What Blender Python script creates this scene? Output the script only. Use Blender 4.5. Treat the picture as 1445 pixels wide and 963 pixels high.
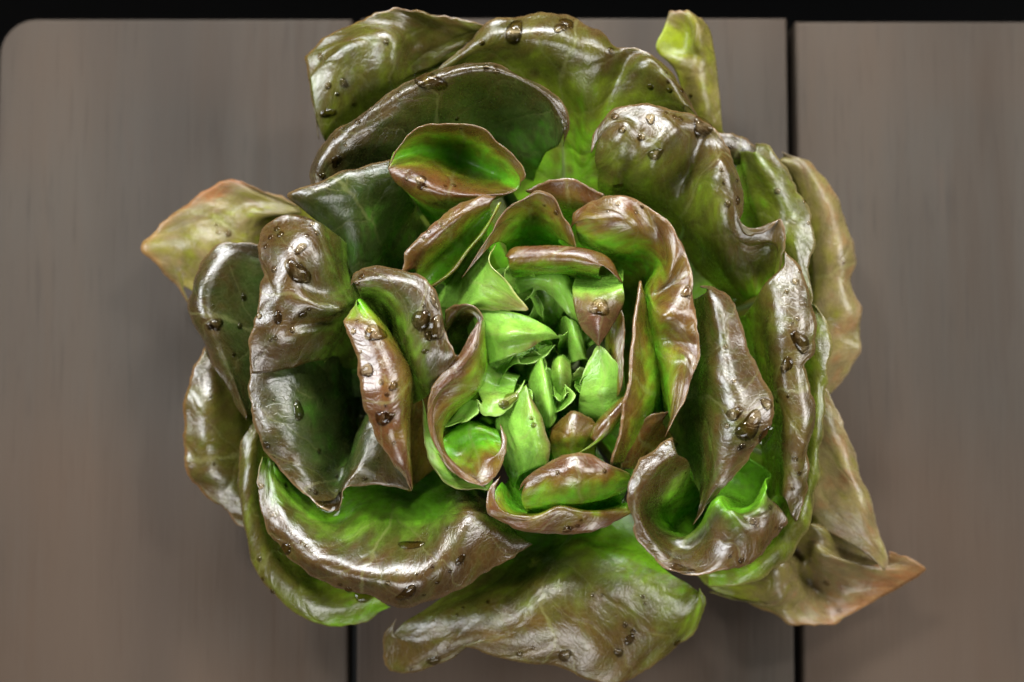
import bpy, math, random
import numpy as np
from mathutils import Vector, Matrix
from mathutils.bvhtree import BVHTree

for o in list(bpy.data.objects):
    bpy.data.objects.remove(o, do_unlink=True)
scene = bpy.context.scene
COL = scene.collection
rng = random.Random(7)

# ------------------------------------------------------------------ camera
CAM_H, TILT = 0.66, math.radians(3.6)
cam_d = bpy.data.cameras.new('camera')
cam = bpy.data.objects.new('camera', cam_d)
COL.objects.link(cam)
cam.location = (0, -0.0415, CAM_H)
cam.rotation_euler = (TILT, 0, 0)
cam_d.sensor_width = 36.0
cam_d.lens = 50.0
cam_d.clip_start, cam_d.clip_end = 0.01, 50
cam_d.dof.use_dof = True
cam_d.dof.focus_distance = 0.563
cam_d.dof.aperture_fstop = 4.2
scene.camera = cam

# ------------------------------------------------------------------ light
world = bpy.data.worlds.new('World')
scene.world = world
world.use_nodes = True
bg = world.node_tree.nodes['Background']
bg.inputs[0].default_value = (0.75, 0.85, 1.0, 1)
bg.inputs[1].default_value = 0.02

def area(name, loc, target, size, power, color):
    d = bpy.data.lights.new(name, 'AREA')
    d.shape = 'RECTANGLE'
    d.size, d.size_y = size
    d.energy = power * 0.14      # scaled for the narrow cone, added to dim the table edges
    d.color = color
    d.spread = math.radians(52)
    o = bpy.data.objects.new(name, d)
    COL.objects.link(o)
    o.location = loc
    o.rotation_euler = (Vector(target) - Vector(loc)).to_track_quat('-Z', 'Y').to_euler()
    return o

# windows round the table, plus two small unseen lights added for drop glints; the photographer stands in the middle, so nothing comes from straight above
area('far_window', (0.05, 0.92, 0.80), (0, 0, 0.05), (0.85, 0.42), 19.0, (0.94, 0.97, 1.0))
area('left_window', (-0.95, 0.15, 0.76), (0, 0, 0.05), (0.42, 0.8), 13.0, (0.94, 0.97, 1.0))
area('right_window', (0.98, 0.08, 0.72), (0, 0, 0.05), (0.36, 0.8), 8.5, (1.0, 0.975, 0.95))
area('near_window', (0.0, -0.95, 0.70), (0, 0, 0.05), (0.8, 0.3), 6.0, (1.0, 0.98, 0.96))
area('added_glint_light', (-0.42, 0.72, 1.05), (0, 0, 0.05), (0.14, 0.14), 6.0, (1.0, 0.98, 0.95))
area('added_glint_light', (0.50, 0.55, 1.05), (0, 0, 0.05), (0.12, 0.12), 3.5, (1.0, 0.98, 0.95))

scene.view_settings.view_transform = 'Standard'
scene.view_settings.look = 'None'
scene.view_settings.gamma = 1.0
scene.view_settings.exposure = 0.0
scene.view_settings.use_curve_mapping = False
scene.render.engine = 'CYCLES'
scene.cycles.caustics_refractive = True
scene.cycles.caustics_reflective = True
scene.cycles.max_bounces = 9
scene.cycles.transmission_bounces = 6
scene.cycles.diffuse_bounces = 4

# ------------------------------------------------------------------ measuring helper
# a spot given as photo x, y (1445 px wide) and height in cm above the table
CT, ST = math.cos(TILT), math.sin(TILT)
def P(x, y, h):
    f = 50.0 / 36.0 * 1445.0
    dx, dy, dz = (x - 722.5) / f, -(y - 481.5) / f, -1.0
    d = np.array([dx, dy * CT - dz * ST, dy * ST + dz * CT])
    c = np.array(cam.location)
    return c + d * ((h * 0.01 - c[2]) / d[2])

# ------------------------------------------------------------------ node helper
class N:
    def __init__(self, name):
        self.m = bpy.data.materials.new(name)
        self.m.use_nodes = True
        self.t = self.m.node_tree
        self.b = self.t.nodes['Principled BSDF']
        self.out = self.t.nodes['Material Output']
    def node(self, typ, **kw):
        n = self.t.nodes.new(typ)
        for k, v in kw.items():
            setattr(n, k, v)
        return n
    def link(self, a, b):
        self.t.links.new(a, b)
    def put(self, sock, v):
        if hasattr(v, 'is_output') or isinstance(v, bpy.types.NodeSocket):
            self.link(v, sock)
        else:
            sock.default_value = v
    def math(self, op, a, b=0.0, c=0.0, clamp=False):
        n = self.node('ShaderNodeMath', operation=op, use_clamp=clamp)
        for i, v in enumerate((a, b, c)):
            self.put(n.inputs[i], v)
        return n.outputs[0]
    def mix(self, fac, a, b, blend='MIX'):
        n = self.node('ShaderNodeMix', data_type='RGBA', blend_type=blend)
        self.put(n.inputs[0], fac)
        self.put(n.inputs[6], a)
        self.put(n.inputs[7], b)
        return n.outputs[2]
    def noise(self, vec, scale, detail=3, rough=0.5, dist=0.0):
        n = self.node('ShaderNodeTexNoise')
        self.put(n.inputs['Vector'], vec)
        n.inputs['Scale'].default_value = scale
        n.inputs['Detail'].default_value = detail
        n.inputs['Roughness'].default_value = rough
        n.inputs['Distortion'].default_value = dist
        return n
    def maprange(self, v, a, b, c, d, smooth=False):
        n = self.node('ShaderNodeMapRange')
        if smooth:
            n.interpolation_type = 'SMOOTHSTEP'
        self.put(n.inputs[0], v)
        for i, x in enumerate((a, b, c, d)):
            n.inputs[i + 1].default_value = x
        return n.outputs[0]

# ------------------------------------------------------------------ wood table
def wood_material():
    n = N('weathered_wood')
    tc = n.node('ShaderNodeTexCoord')
    oi = n.node('ShaderNodeObjectInfo')
    mp = n.node('ShaderNodeMapping')
    n.link(tc.outputs['Object'], mp.inputs[0])
    mp.inputs['Scale'].default_value = (1.0, 0.06, 1.0)
    add = n.node('ShaderNodeVectorMath', operation='ADD')
    n.link(mp.outputs[0], add.inputs[0])
    sc = n.node('ShaderNodeVectorMath', operation='SCALE')
    n.link(oi.outputs['Location'], sc.inputs[0]); sc.inputs[3].default_value = 3.7
    n.link(sc.outputs[0], add.inputs[1])
    v = add.outputs[0]
    broad = n.noise(v, 16, 3, 0.5, 0.6)
    fine = n.noise(v, 110, 5, 0.65, 0.4)
    hair = n.noise(v, 420, 3, 0.6, 0.0)
    patch = n.noise(v, 9, 2, 0.5)
    zone = n.noise(tc.outputs['Object'], 4.5, 2, 0.5, 0.5)
    r = n.node('ShaderNodeValToRGB')
    r.color_ramp.elements[0].position = 0.30
    r.color_ramp.elements[0].color = (0.0351, 0.0246, 0.0170, 1)
    r.color_ramp.elements[1].position = 0.72
    r.color_ramp.elements[1].color = (0.0788, 0.0612, 0.0454, 1)
    e = r.color_ramp.elements.new(0.5); e.color = (0.0545, 0.0417, 0.0309, 1)
    n.link(broad.outputs[0], r.inputs[0])
    c = n.mix(n.maprange(fine.outputs[0], 0.35, 0.75, 0.0, 0.75), r.outputs[0], (0.0593, 0.0512, 0.0418, 1))
    c = n.mix(n.maprange(fine.outputs[0], 0.62, 0.75, 0.0, 0.5), c, (0.0696, 0.0417, 0.0273, 1))
    c = n.mix(n.maprange(patch.outputs[0], 0.4, 0.7, 0.0, 0.35), c, (0.0497, 0.0467, 0.0400, 1))
    c = n.mix(n.maprange(hair.outputs[0], 0.30, 0.45, 0.35, 0.0), c, (0.0242, 0.0190, 0.0151, 1))
    c = n.mix(n.maprange(zone.outputs[0], 0.42, 0.62, 0.0, 0.6), c, (0.0720, 0.0453, 0.0288, 1))
    c = n.mix(n.maprange(patch.outputs[0], 0.52, 0.62, 0.0, 0.45), c, (0.0287, 0.0218, 0.0174, 1))
    n.link(c, n.b.inputs['Base Color'])
    n.b.inputs['Roughness'].default_value = 0.7
    n.b.inputs['Specular IOR Level'].default_value = 0.2
    bm = n.node('ShaderNodeBump')
    bm.inputs['Strength'].default_value = 0.5
    bm.inputs['Distance'].default_value = 0.0006
    n.link(n.math('ADD', fine.outputs[0], hair.outputs[0]), bm.inputs['Height'])
    n.link(bm.outputs[0], n.b.inputs['Normal'])
    return n.m

def plain(name, col, rough=0.8):
    n = N(name)
    tc = n.node('ShaderNodeTexCoord')
    ns = n.noise(tc.outputs['Object'], 30, 3)
    n.link(n.mix(ns.outputs[0], tuple(c * .8 for c in col) + (1,), tuple(c * 1.2 for c in col) + (1,)),
           n.b.inputs['Base Color'])
    n.b.inputs['Roughness'].default_value = rough
    return n.m

def mesh_obj(name, verts, faces, mat, parent=None, smooth=False):
    me = bpy.data.meshes.new(name)
    me.from_pydata([tuple(v) for v in verts], [], faces)
    me.update()
    if mat:
        me.materials.append(mat)
    if smooth:
        me.polygons.foreach_set('use_smooth', [True] * len(me.polygons))
    o = bpy.data.objects.new(name, me)
    COL.objects.link(o)
    if parent:
        o.parent = parent
    return o

WOOD = wood_material()
DARK = plain('dark_stain', (0.004, 0.0038, 0.0035), 1.0)

def plank(outline, loc, thick, bev, parent):
    """outline: xy points (counter-clockwise) of the board's face, with a small rounded arris"""
    n = len(outline)
    pts = np.array(outline)
    cen = pts.mean(0)
    def inset(d):
        out = []
        for i in range(n):
            a, b, c = pts[i - 1], pts[i], pts[(i + 1) % n]
            e1 = (b - a) / np.linalg.norm(b - a); e2 = (c - b) / np.linalg.norm(c - b)
            n1 = np.array([-e1[1], e1[0]]); n2 = np.array([-e2[1], e2[0]])
            m = n1 + n2
            m = m / max(1e-6, np.dot(m, n1))
            out.append(b + m * d)
        return out
    rings = [(0, -thick), (0, -bev), (bev * .3, -bev * .3), (bev, 0)]
    verts, faces = [], []
    for d, z in rings:
        for p in inset(d):
            verts.append((p[0], p[1], z))
    for k in range(len(rings) - 1):
        for i in range(n):
            j = (i + 1) % n
            faces.append((k * n + i, k * n + j, (k + 1) * n + j, (k + 1) * n + i))
    faces.append(tuple((len(rings) - 1) * n + i for i in range(n)))
    faces.append(tuple(reversed(range(n))))
    o = mesh_obj('plank', verts, faces, WOOD, parent)
    o.location = loc
    return o

table = bpy.data.objects.new('table', None)
COL.objects.link(table)
table['kind'] = 'structure'
table['label'] = 'weathered grey brown wooden plank table top under the lettuce'
TE = P(722, 27, 0)[1]            # far edge of the boards
gap = 0.0042
gxr = P(1122, 480, 0)[0]
gxl = P(497, 900, 0)[0]
lx = P(-6, 300, 0)[0]
y0 = -0.42
# left board, its corner cut round to stand for vignette darkening
rr = 0.017
arc = [(lx + rr - rr * math.sin(a), TE - rr + rr * math.cos(a)) for a in np.linspace(0, math.pi / 2, 7)]
plank([(x - lx, y) for x, y in [(lx, y0), (gxl - gap / 2, y0), (gxl - gap / 2, TE)] + arc], (lx, 0, 0), 0.022, 0.0014, table)
plank([(0, y0), (gxr - gxl - gap, y0), (gxr - gxl - gap, TE + 0.0005), (0, TE + 0.0005)], (gxl + gap / 2, 0, 0), 0.022, 0.0014, table)
plank([(0, y0), (0.215, y0), (0.215, TE - 0.0012), (0, TE - 0.0012)], (gxr + gap / 2, 0, 0), 0.022, 0.0014, table)
def box(name, a, b, mat, parent=None):
    (x0, y0_, z0), (x1, y1, z1) = a, b
    v = [(x0, y0_, z0), (x1, y0_, z0), (x1, y1, z0), (x0, y1, z0), (x0, y0_, z1), (x1, y0_, z1), (x1, y1, z1), (x0, y1, z1)]
    f = [(3, 2, 1, 0), (4, 5, 6, 7), (0, 1, 5, 4), (1, 2, 6, 5), (2, 3, 7, 6), (3, 0, 4, 7)]
    return mesh_obj(name, v, f, mat, parent)
for yy in (-0.33, 0.09):
    box('batten', (lx + 0.02, yy - .03, -0.044), (gxr + 0.2, yy + .03, -0.0215), DARK, table)
fl = box('floor', (-3, -3, -0.78), (3, 3, -0.75), DARK)
fl['kind'] = 'structure'

# ------------------------------------------------------------------ leaf material
def leaf_material():
    n = N('lettuce_leaf')
    col = n.node('ShaderNodeAttribute', attribute_name='pigment_and_shade')
    uv = n.node('ShaderNodeUVMap', uv_map='cm')
    tc = n.node('ShaderNodeTexCoord')
    vec = uv.outputs[0]
    warp = n.noise(vec, 0.9, 2, 0.5)
    w2 = n.node('ShaderNodeVectorMath', operation='MULTIPLY_ADD')
    n.link(warp.outputs['Color'], w2.inputs[0])
    w2.inputs[1].default_value = (0.9, 0.9, 0)
    n.link(vec, w2.inputs[2])
    sep = n.node('ShaderNodeSeparateXYZ')
    n.link(w2.outputs[0], sep.inputs[0])
    ax = n.math('ABSOLUTE', n.math('SUBTRACT', sep.outputs[0], 0.45))
    # side veins: chevrons off the midrib
    w = n.math('SUBTRACT', sep.outputs[1], n.math('MULTIPLY', ax, 0.75))
    pp = n.math('PINGPONG', n.math('MULTIPLY', w, 0.55), 0.5)
    side = n.maprange(pp, 0.0, 0.03, 1.0, 0.0, True)
    mid = n.maprange(ax, 0.02, 0.11, 1.0, 0.0, True)
    vo = n.node('ShaderNodeTexVoronoi', feature='DISTANCE_TO_EDGE')
    n.link(w2.outputs[0], vo.inputs['Vector'])
    vo.inputs['Scale'].default_value = 1.25
    net = n.maprange(vo.outputs['Distance'], 0.0, 0.045, 1.0, 0.0, True)
    vo2 = n.node('ShaderNodeTexVoronoi', feature='DISTANCE_TO_EDGE')
    n.link(w2.outputs[0], vo2.inputs['Vector'])
    vo2.inputs['Scale'].default_value = 3.6
    net2 = n.maprange(vo2.outputs['Distance'], 0.0, 0.10, 1.0, 0.0, True)
    vein = n.math('MAXIMUM', n.math('MAXIMUM', n.math('MULTIPLY', side, 0.8), mid), n.math('MULTIPLY', net, 0.22))
    veins = n.math('MAXIMUM', vein, n.math('MULTIPLY', net2, 0.22))
    mott = n.noise(vec, 2.4, 6, 0.7)
    speck = n.noise(vec, 17, 4, 0.7)
    mm = n.math('ADD', n.math('MULTIPLY', mott.outputs[0], 0.65), n.math('MULTIPLY', speck.outputs[0], 0.35))
    k = n.maprange(mm, 0.32, 0.68, 0.68, 1.32)
    kk = n.node('ShaderNodeVectorMath', operation='SCALE')
    n.link(col.outputs['Color'], kk.inputs[0]); n.link(k, kk.inputs[3])
    light = n.mix(0.55, kk.outputs[0], (0.30, 0.30, 0.11, 1))
    c = n.mix(n.math('MULTIPLY', veins, 0.42), kk.outputs[0], light)
    n.link(c, n.b.inputs['Base Color'])
    rg = n.maprange(n.noise(vec, 5, 3, 0.6).outputs[0], 0.3, 0.7, 0.22, 0.34)
    n.link(rg, n.b.inputs['Roughness'])
    n.link(n.math('MULTIPLY_ADD', col.outputs['Alpha'], 0.6, 0.3), n.b.inputs['Specular IOR Level'])
    n.link(n.math('MULTIPLY', col.outputs['Alpha'], 0.7), n.b.inputs['Coat Weight'])
    n.b.inputs['Coat Roughness'].default_value = 0.2
    # relief: soft wrinkles, sunken side veins, fine grain
    wr = n.noise(w2.outputs[0], 1.6, 2, 0.45)
    wr2 = n.noise(w2.outputs[0], 4.5, 2, 0.5)
    hgt = n.math('ADD', n.math('MULTIPLY', wr.outputs[0], 0.6), n.math('MULTIPLY', wr2.outputs[0], 0.2))
    soft = n.maprange(pp, 0.0, 0.16, 1.0, 0.0, True)
    hgt = n.math('SUBTRACT', hgt, n.math('MULTIPLY', soft, 0.3))
    hgt = n.math('SUBTRACT', hgt, n.math('MULTIPLY', net2, 0.07))
    hgt = n.math('ADD', hgt, n.math('MULTIPLY', speck.outputs[0], 0.15))
    bm = n.node('ShaderNodeBump')
    bm.inputs['Strength'].default_value = 0.8
    bm.inputs['Distance'].default_value = 0.0006
    n.link(hgt, bm.inputs['Height'])
    n.link(bm.outputs[0], n.b.inputs['Normal'])
    n.link(bm.outputs[0], n.b.inputs['Coat Normal'])
    tr = n.node('ShaderNodeBsdfTranslucent')
    hs = n.node('ShaderNodeHueSaturation')
    hs.inputs['Saturation'].default_value = 1.15
    hs.inputs['Value'].default_value = 1.5
    n.link(c, hs.inputs['Color'])
    n.link(hs.outputs[0], tr.inputs[0])
    ms = n.node('ShaderNodeMixShader')
    ms.inputs[0].default_value = 0.14
    n.link(n.b.outputs[0], ms.inputs[1]); n.link(tr.outputs[0], ms.inputs[2])
    n.link(ms.outputs[0], n.out.inputs[0])
    return n.m

LEAF = leaf_material()
def rib_material():
    n = N('midrib')
    tc = n.node('ShaderNodeTexCoord')
    ns = n.noise(tc.outputs['Object'], 220, 3)
    n.link(n.mix(ns.outputs[0], (0.10, 0.15, 0.03, 1), (0.16, 0.21, 0.06, 1)), n.b.inputs['Base Color'])
    n.b.inputs['Roughness'].default_value = 0.4
    return n.m
RIB = rib_material()

PAL = {
    'bronze': [(0, (0.135, 0.38, 0.012)), (.3, (0.10, 0.19, 0.014)), (.65, (0.056, 0.060, 0.008)), (1, (0.064, 0.033, 0.007))],
    'dark':   [(0, (0.050, 0.16, 0.010)), (.3, (0.040, 0.066, 0.012)), (.65, (0.037, 0.043, 0.008)), (1, (0.050, 0.030, 0.007))],  # deep green set darker, painting shade into the clefts
    'olive':  [(0, (0.16, 0.36, 0.010)), (.3, (0.13, 0.17, 0.010)), (.65, (0.080, 0.078, 0.009)), (1, (0.074, 0.044, 0.009))],
    'tan':    [(0, (0.27, 0.33, 0.015)), (.4, (0.16, 0.140, 0.022)), (.7, (0.185, 0.138, 0.056)), (1, (0.21, 0.088, 0.030))],
    'heart':  [(0, (0.22, 0.46, 0.055)), (.3, (0.21, 0.36, 0.045)), (.65, (0.160, 0.125, 0.030)), (1, (0.115, 0.046, 0.022))],
    'warm':   [(0, (0.13, 0.42, 0.014)), (.3, (0.16, 0.26, 0.012)), (.65, (0.135, 0.088, 0.009)), (1, (0.098, 0.036, 0.009))],
}

def cr(points, t):
    """Catmull-Rom through points (n,k) at parameters t in 0..n-1"""
    p = np.vstack([2 * points[0] - points[1], points, 2 * points[-1] - points[-2]])
    i = np.clip(np.floor(t).astype(int), 0, len(points) - 2)
    f = (t - i)[:, None]
    a, b, c, d = p[i], p[i + 1], p[i + 2], p[i + 3]
    return 0.5 * (2 * b + (c - a) * f + (2 * a - 5 * b + 4 * c - d) * f ** 2 + (3 * b - a - 3 * c + d) * f ** 3)

def resample(pts, n):
    pts = np.array(pts, float)
    if len(pts) == 2:
        pts = np.array([pts[0], (pts[0] + pts[1]) / 2, pts[1]])
    t = np.linspace(0, len(pts) - 1, 40 * len(pts))
    q = cr(pts, t)
    s = np.concatenate([[0], np.cumsum(np.linalg.norm(np.diff(q[:, :3], axis=0), axis=1))])
    u = np.linspace(0, s[-1], n)
    return np.stack([np.interp(u, s, q[:, k]) for k in range(q.shape[1])], 1)

def field(x, y, wl, seed, n=14):
    r = np.random.RandomState(seed)
    out = np.zeros_like(x)
    for _ in range(n):
        a = r.uniform(0, 2 * math.pi); k = 2 * math.pi / (wl * r.uniform(0.7, 1.5))
        out += np.sin(k * (x * math.cos(a) + y * math.sin(a)) + r.uniform(0, 6.28))
    return out / math.sqrt(n / 2)

lettuce = bpy.data.objects.new('lettuce_head', None)
COL.objects.link(lettuce)
CEN = P(775, 515, 4)
lettuce.location = (CEN[0], CEN[1], 0)
lettuce['label'] = 'wet bronze and green butterhead lettuce head lying open on the plank table'
lettuce['category'] = 'lettuce'
BVH_V, BVH_F, BVH_ID = [], [], []
LEAVES = []

def leaf(name, rows, pal='bronze', seed=0, puck=0.05, rim=(0.22, 0.13, 0.055), rim_w=0.055, base=None, label=None, ruf=0.03, th=0.3, gloss=None):
    """rows: from the stalk side out to the margin; each (tone, [(x, y, h[, tone]), ...])"""
    if name == 'heart_leaf':
        puck, ruf = puck * 2.2, max(ruf, 0.05)
    R = []
    hm = [sum(p[2] for p in pts) / len(pts) for _, pts in rows]
    lift = max(0.0, hm[-2] - hm[-1]) * 0.6 if name != 'heart_leaf' else 0.0      # margins arch over gently
    for q, (tone, pts) in enumerate(rows):
        dp = 2.0 if (q == 0 and name == 'leaf') else 0.0
        if q == len(rows) - 1:
            dp = -lift
        R.append([np.concatenate([P(p[0], p[1], max(2.0, p[2] - dp)), [p[3] if len(p) > 3 else tone]]) for p in pts])
    r0 = np.array(R[0])
    m = r0.mean(0)
    d = m[:2] - CEN[:2]
    L = np.linalg.norm(d)
    d = d / max(L, 1e-6)
    hb = base if base is not None else max(0.018, 0.45 * m[2])
    pr = np.array([-d[1], d[0]])
    if np.dot(r0[-1][:2] - r0[0][:2], pr) < 0:
        pr = -pr
    rs = min(0.012, 0.5 * L)
    hb = hb - (0.008 if name == 'heart_leaf' else 0.0)
    wd = 0.006
    b = []
    for s in (-1, 0, 1):
        q = CEN[:2] + d * rs * (1 - .2 * abs(s)) + pr * wd * s
        b.append(np.array([q[0], q[1], hb, rows[0][0]]))
    R = [b] + R
    size = max(np.sum(np.linalg.norm(np.diff(resample(R[-1], 30)[:, :3], axis=0), axis=1)), 0.01)
    nu = int(min(110, max(26, size / 0.0014)))
    G = np.stack([resample(r, nu) for r in R], 0)        # rows, nu, 4
    # parameter along v follows the mean spacing of the rows
    gaps = np.linalg.norm(np.diff(G[:, :, :3], axis=0), axis=2).mean(1)
    nv_list = [np.linspace(k, k + 1, max(4, int(g / 0.0013)), endpoint=False) for k, g in enumerate(gaps)]
    nv_list[0] = np.linspace(0, 1, 12, endpoint=False)
    t = np.concatenate(nv_list + [[len(R) - 1]])
    nv = len(t)
    S = cr(G.reshape(len(R), -1), t).reshape(nv, nu, 4)
    tone = np.clip(S[:, :, 3], 0, 1)
    X = S[:, :, :3]
    # arc-length coordinates in cm
    dv = np.linalg.norm(np.diff(X, axis=0), axis=2).mean(1)
    vcm = np.concatenate([[0], np.cumsum(dv)]) * 100
    du = np.linalg.norm(np.diff(X, axis=1), axis=2)
    ucm = np.concatenate([np.zeros((nv, 1)), np.cumsum(du, axis=1)], 1) * 100
    ucm = ucm - ucm[:, -1:] / 2
    V = np.repeat(vcm[:, None], nu, 1)
    # puckered relief
    gu = np.gradient(X, axis=1); gv = np.gradient(X, axis=0)
    nrm = np.cross(gu, gv)
    nrm /= np.maximum(np.linalg.norm(nrm, axis=2, keepdims=True), 1e-9)
    amp = puck * np.clip((V - 1.2) / 1.5, 0, 1)
    ch = (V - 0.75 * np.abs(ucm)) * 0.55
    bul = np.abs(np.sin(math.pi * ch + 0.6 * field(ucm, V, 2.5, seed + 5)))
    disp = amp * (0.55 * field(ucm, V, 2.4, seed) + 0.13 * field(ucm, V, 0.95, seed + 1) + 0.5 * (bul - 0.6))
    edge = (vcm[-1] - V)
    disp += ruf * np.exp(-edge / 0.8) * field(ucm, V * .3, 1.8, seed + 9)
    X = X + nrm * (disp * 0.01)[:, :, None]
    tv = gv / np.maximum(np.linalg.norm(gv, axis=2, keepdims=True), 1e-9)
    um = np.repeat(ucm[-1:], nv, 0)
    fray = np.exp(-edge / 0.35) * (0.035 * field(um, um * 0, 1.1, seed + 21) + 0.018 * field(um, um * 0, 0.42, seed + 22))
    X = X + tv * (fray * 0.01)[:, :, None]
    X[:, :, 2] = np.maximum(X[:, :, 2], 0.003)
    # pigment
    tn = np.clip(tone + 0.07 * field(ucm, V, 1.3, seed + 2) + 0.05 * field(ucm, V, 0.5, seed + 3), 0, 1)  # besides leaf colour, tone carries painted shade in some deep rows
    pk = PAL[pal]
    C = np.stack([np.interp(tn, [p[0] for p in pk], [p[1][k] for p in pk]) for k in range(3)], 2)
    C *= (1 + 0.10 * field(ucm, V, 1.7, seed + 4))[:, :, None].clip(.7, 1.3)
    GL = np.clip(0.30 + 0.8 * tn, 0, 1) if gloss is None else np.full_like(tn, gloss)
    if rim is not None:
        e = np.exp(-(edge / rim_w) ** 2)[:, :, None] * 0.6
        C = C * (1 - e) + np.array(rim) * e
    loc = np.array([lettuce.location[0], lettuce.location[1], 0])
    verts = X.reshape(-1, 3)
    idx = np.arange(nv * nu).reshape(nv, nu)
    F = np.stack([idx[:-1, :-1], idx[:-1, 1:], idx[1:, 1:], idx[1:, :-1]], -1).reshape(-1, 4)
    me = bpy.data.meshes.new(name)
    me.from_pydata((verts - loc).tolist(), [], F.tolist())
    me.materials.append(LEAF)
    me.polygons.foreach_set('use_smooth', [True] * len(me.polygons))
    at = me.color_attributes.new('pigment_and_shade', 'FLOAT_COLOR', 'POINT')
    at.data.foreach_set('color', np.concatenate([C.reshape(-1, 3), GL.reshape(-1, 1)], 1).astype(np.float32).ravel())
    uvl = me.uv_layers.new(name='cm')
    off = np.array([0.0, (seed * 3.7) % 29])
    UV = np.stack([ucm.ravel(), V.ravel()], 1) + off
    li = np.empty(len(me.loops), np.int32)
    me.loops.foreach_get('vertex_index', li)
    uvl.data.foreach_set('uv', UV[li].astype(np.float32).ravel())
    me.update()
    o = bpy.data.objects.new(name, me)
    COL.objects.link(o)
    o.parent = lettuce
    md = o.modifiers.new('thickness', 'SOLIDIFY')
    md.thickness = th * 0.001
    md.offset = 0.0
    md.use_even_offset = False
    if label:
        o['label'] = label
    if name != 'heart_leaf' and pal != 'warm' and size > 0.10:
        mr = PAL[pal]
        kend = int(nv * 0.5)
        ring, vv, ff = 8, [], []
        cu = nu // 2
        for k in range(kend):
            tt = k / (kend - 1)
            r = 0.0016 * (1 - tt) ** 1.1 + 0.00022
            c0 = X[k, cu]; nn = nrm[k, cu]
            tg = X[k + 1, cu] - X[max(k - 1, 0), cu]; tg /= max(np.linalg.norm(tg), 1e-9)
            sd = np.cross(tg, nn)
            for i in range(ring):
                a = 2 * math.pi * i / ring
                vv.append(c0 - loc + sd * r * 1.3 * math.cos(a) + nn * r * 0.55 * math.sin(a))
        for k in range(kend - 1):
            for i in range(ring):
                j = (i + 1) % ring
                ff.append((k * ring + i, k * ring + j, (k + 1) * ring + j, (k + 1) * ring + i))
        mesh_obj('midrib', vv, ff, RIB, o, True)
    k0 = sum(len(v) for v in BVH_V)
    BVH_V.append(verts); BVH_F.append(F + k0)
    BVH_ID.extend([len(LEAVES)] * len(F))
    LEAVES.append(o)
    return o

# ---- outermost ring, low on the table
leaf('outer_leaf', [  # far left, yellowing
    (.3, [(430,420,2.6),(440,350,2.8),(450,300,3)]),
    (.5, [(310,425,3.6),(330,360,4.3),(365,310,4.4),(425,300,4)]),
    (.5, [(258,405,3.6),(265,352,4.4),(300,312,4.3),(355,284,4.3),(415,293,4)]),
    (.62, [(278,448,3),(250,405,3.2),(222,375,3.5),(201,348,3.8),(232,313,3.9),(275,280,4,.95),(322,254,4.2,1),(375,271,4),(425,290,3.8)]),
], 'tan', 11, .05, gloss=.15, rim=(.30,.13,.05), rim_w=.2, label='yellowing outer leaf with a reddish edge')
leaf('outer_leaf', [  # left lower
    (.4, [(410,540,3.5),(410,620,3.5),(410,690,3.5)]),
    (.7, [(330,530,4.8),(335,610,5),(350,690,4.4),(385,735,3.8)]),
    (.8, [(305,520,5.4),(293,590,5.8),(298,650,5.5),(328,706,4.5),(372,742,3.7)]),
    (.95, [(292,494,4.8),(274,520,5),(261,575,5),(260,630,4.8),(266,668,4.6),(290,697,4.2),(315,716,4),(337,738,3.7),(365,752,3.5)]),
], 'olive', 12, .05, rim=(.32,.15,.06))
leaf('outer_leaf', [  # top left
    (.3, [(500,240,4),(560,200,4.5),(610,150,5),(660,120,5)]),
    (.6, [(454,190,6),(500,130,6.6),(552,112,7.4),(585,100,5.8),(650,75,6)]),
    (.75, [(437,110,6.5),(482,72,7.4),(550,50,8),(592,58,6.3),(672,52,6.5)]),
    (.8, [(450,195,5.6),(433,98,5.8),(438,73,6),(475,45,6.6),(540,17,7.3),(572,13,7.2),(625,22,6.8),(686,38,6.8)]),
], 'olive', 13, .05, rim=(.25,.12,.04))
leaf('outer_leaf', [  # folded strip at the top right
    (.2, [(950,240,3),(990,230,3),(1022,225,3)]),
    (.4, [(968,180,4.6),(995,175,5),(1019,182,4.5)]),
    (.45, [(955,105,5.4),(985,95,5.9),(1012,100,5.2)]),
    (.4, [(926,70,5.6,.1),(968,72,5.5,.1),(985,62,6.3),(1007,70,5.5)]),
    (.45, [(936,42,5.7,.1),(970,45,5.7,.1),(985,38,6.5),(1002,45,5.6)]),
    (.7, [(944,18,5.7),(960,15,5.9),(975,18,6),(992,28,5.7)]),
], 'tan', 14, .02, gloss=.25, rim=(.30,.17,.10), label='narrow pale outer leaf with its tip folded over')
leaf('outer_leaf', [  # right, outermost tan
    (.3, [(1080,250,3.5),(1100,370,3.5),(1090,590,3.3)]),
    (.5, [(1098,228,4.9),(1125,255,5.1),(1148,340,5.2),(1150,450,5),(1130,575,4.4)]),
    (.68, [(1106,221,5),(1138,240,5.4),(1175,310,5.7),(1185,400,5.5),(1190,470,5.1),(1160,560,4.4)]),
    (.68, [(1104,216,4.8),(1140,229,4.8),(1168,257,4.8),(1186,292,4.8),(1201,330,4.7),(1207,370,4.6),(1203,405,4.5),(1215,442,4.4),(1213,490,4.2),(1196,528,4.1),(1172,556,4)]),
], 'tan', 15, .03, gloss=.3, rim=(.30,.22,.14))
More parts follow.
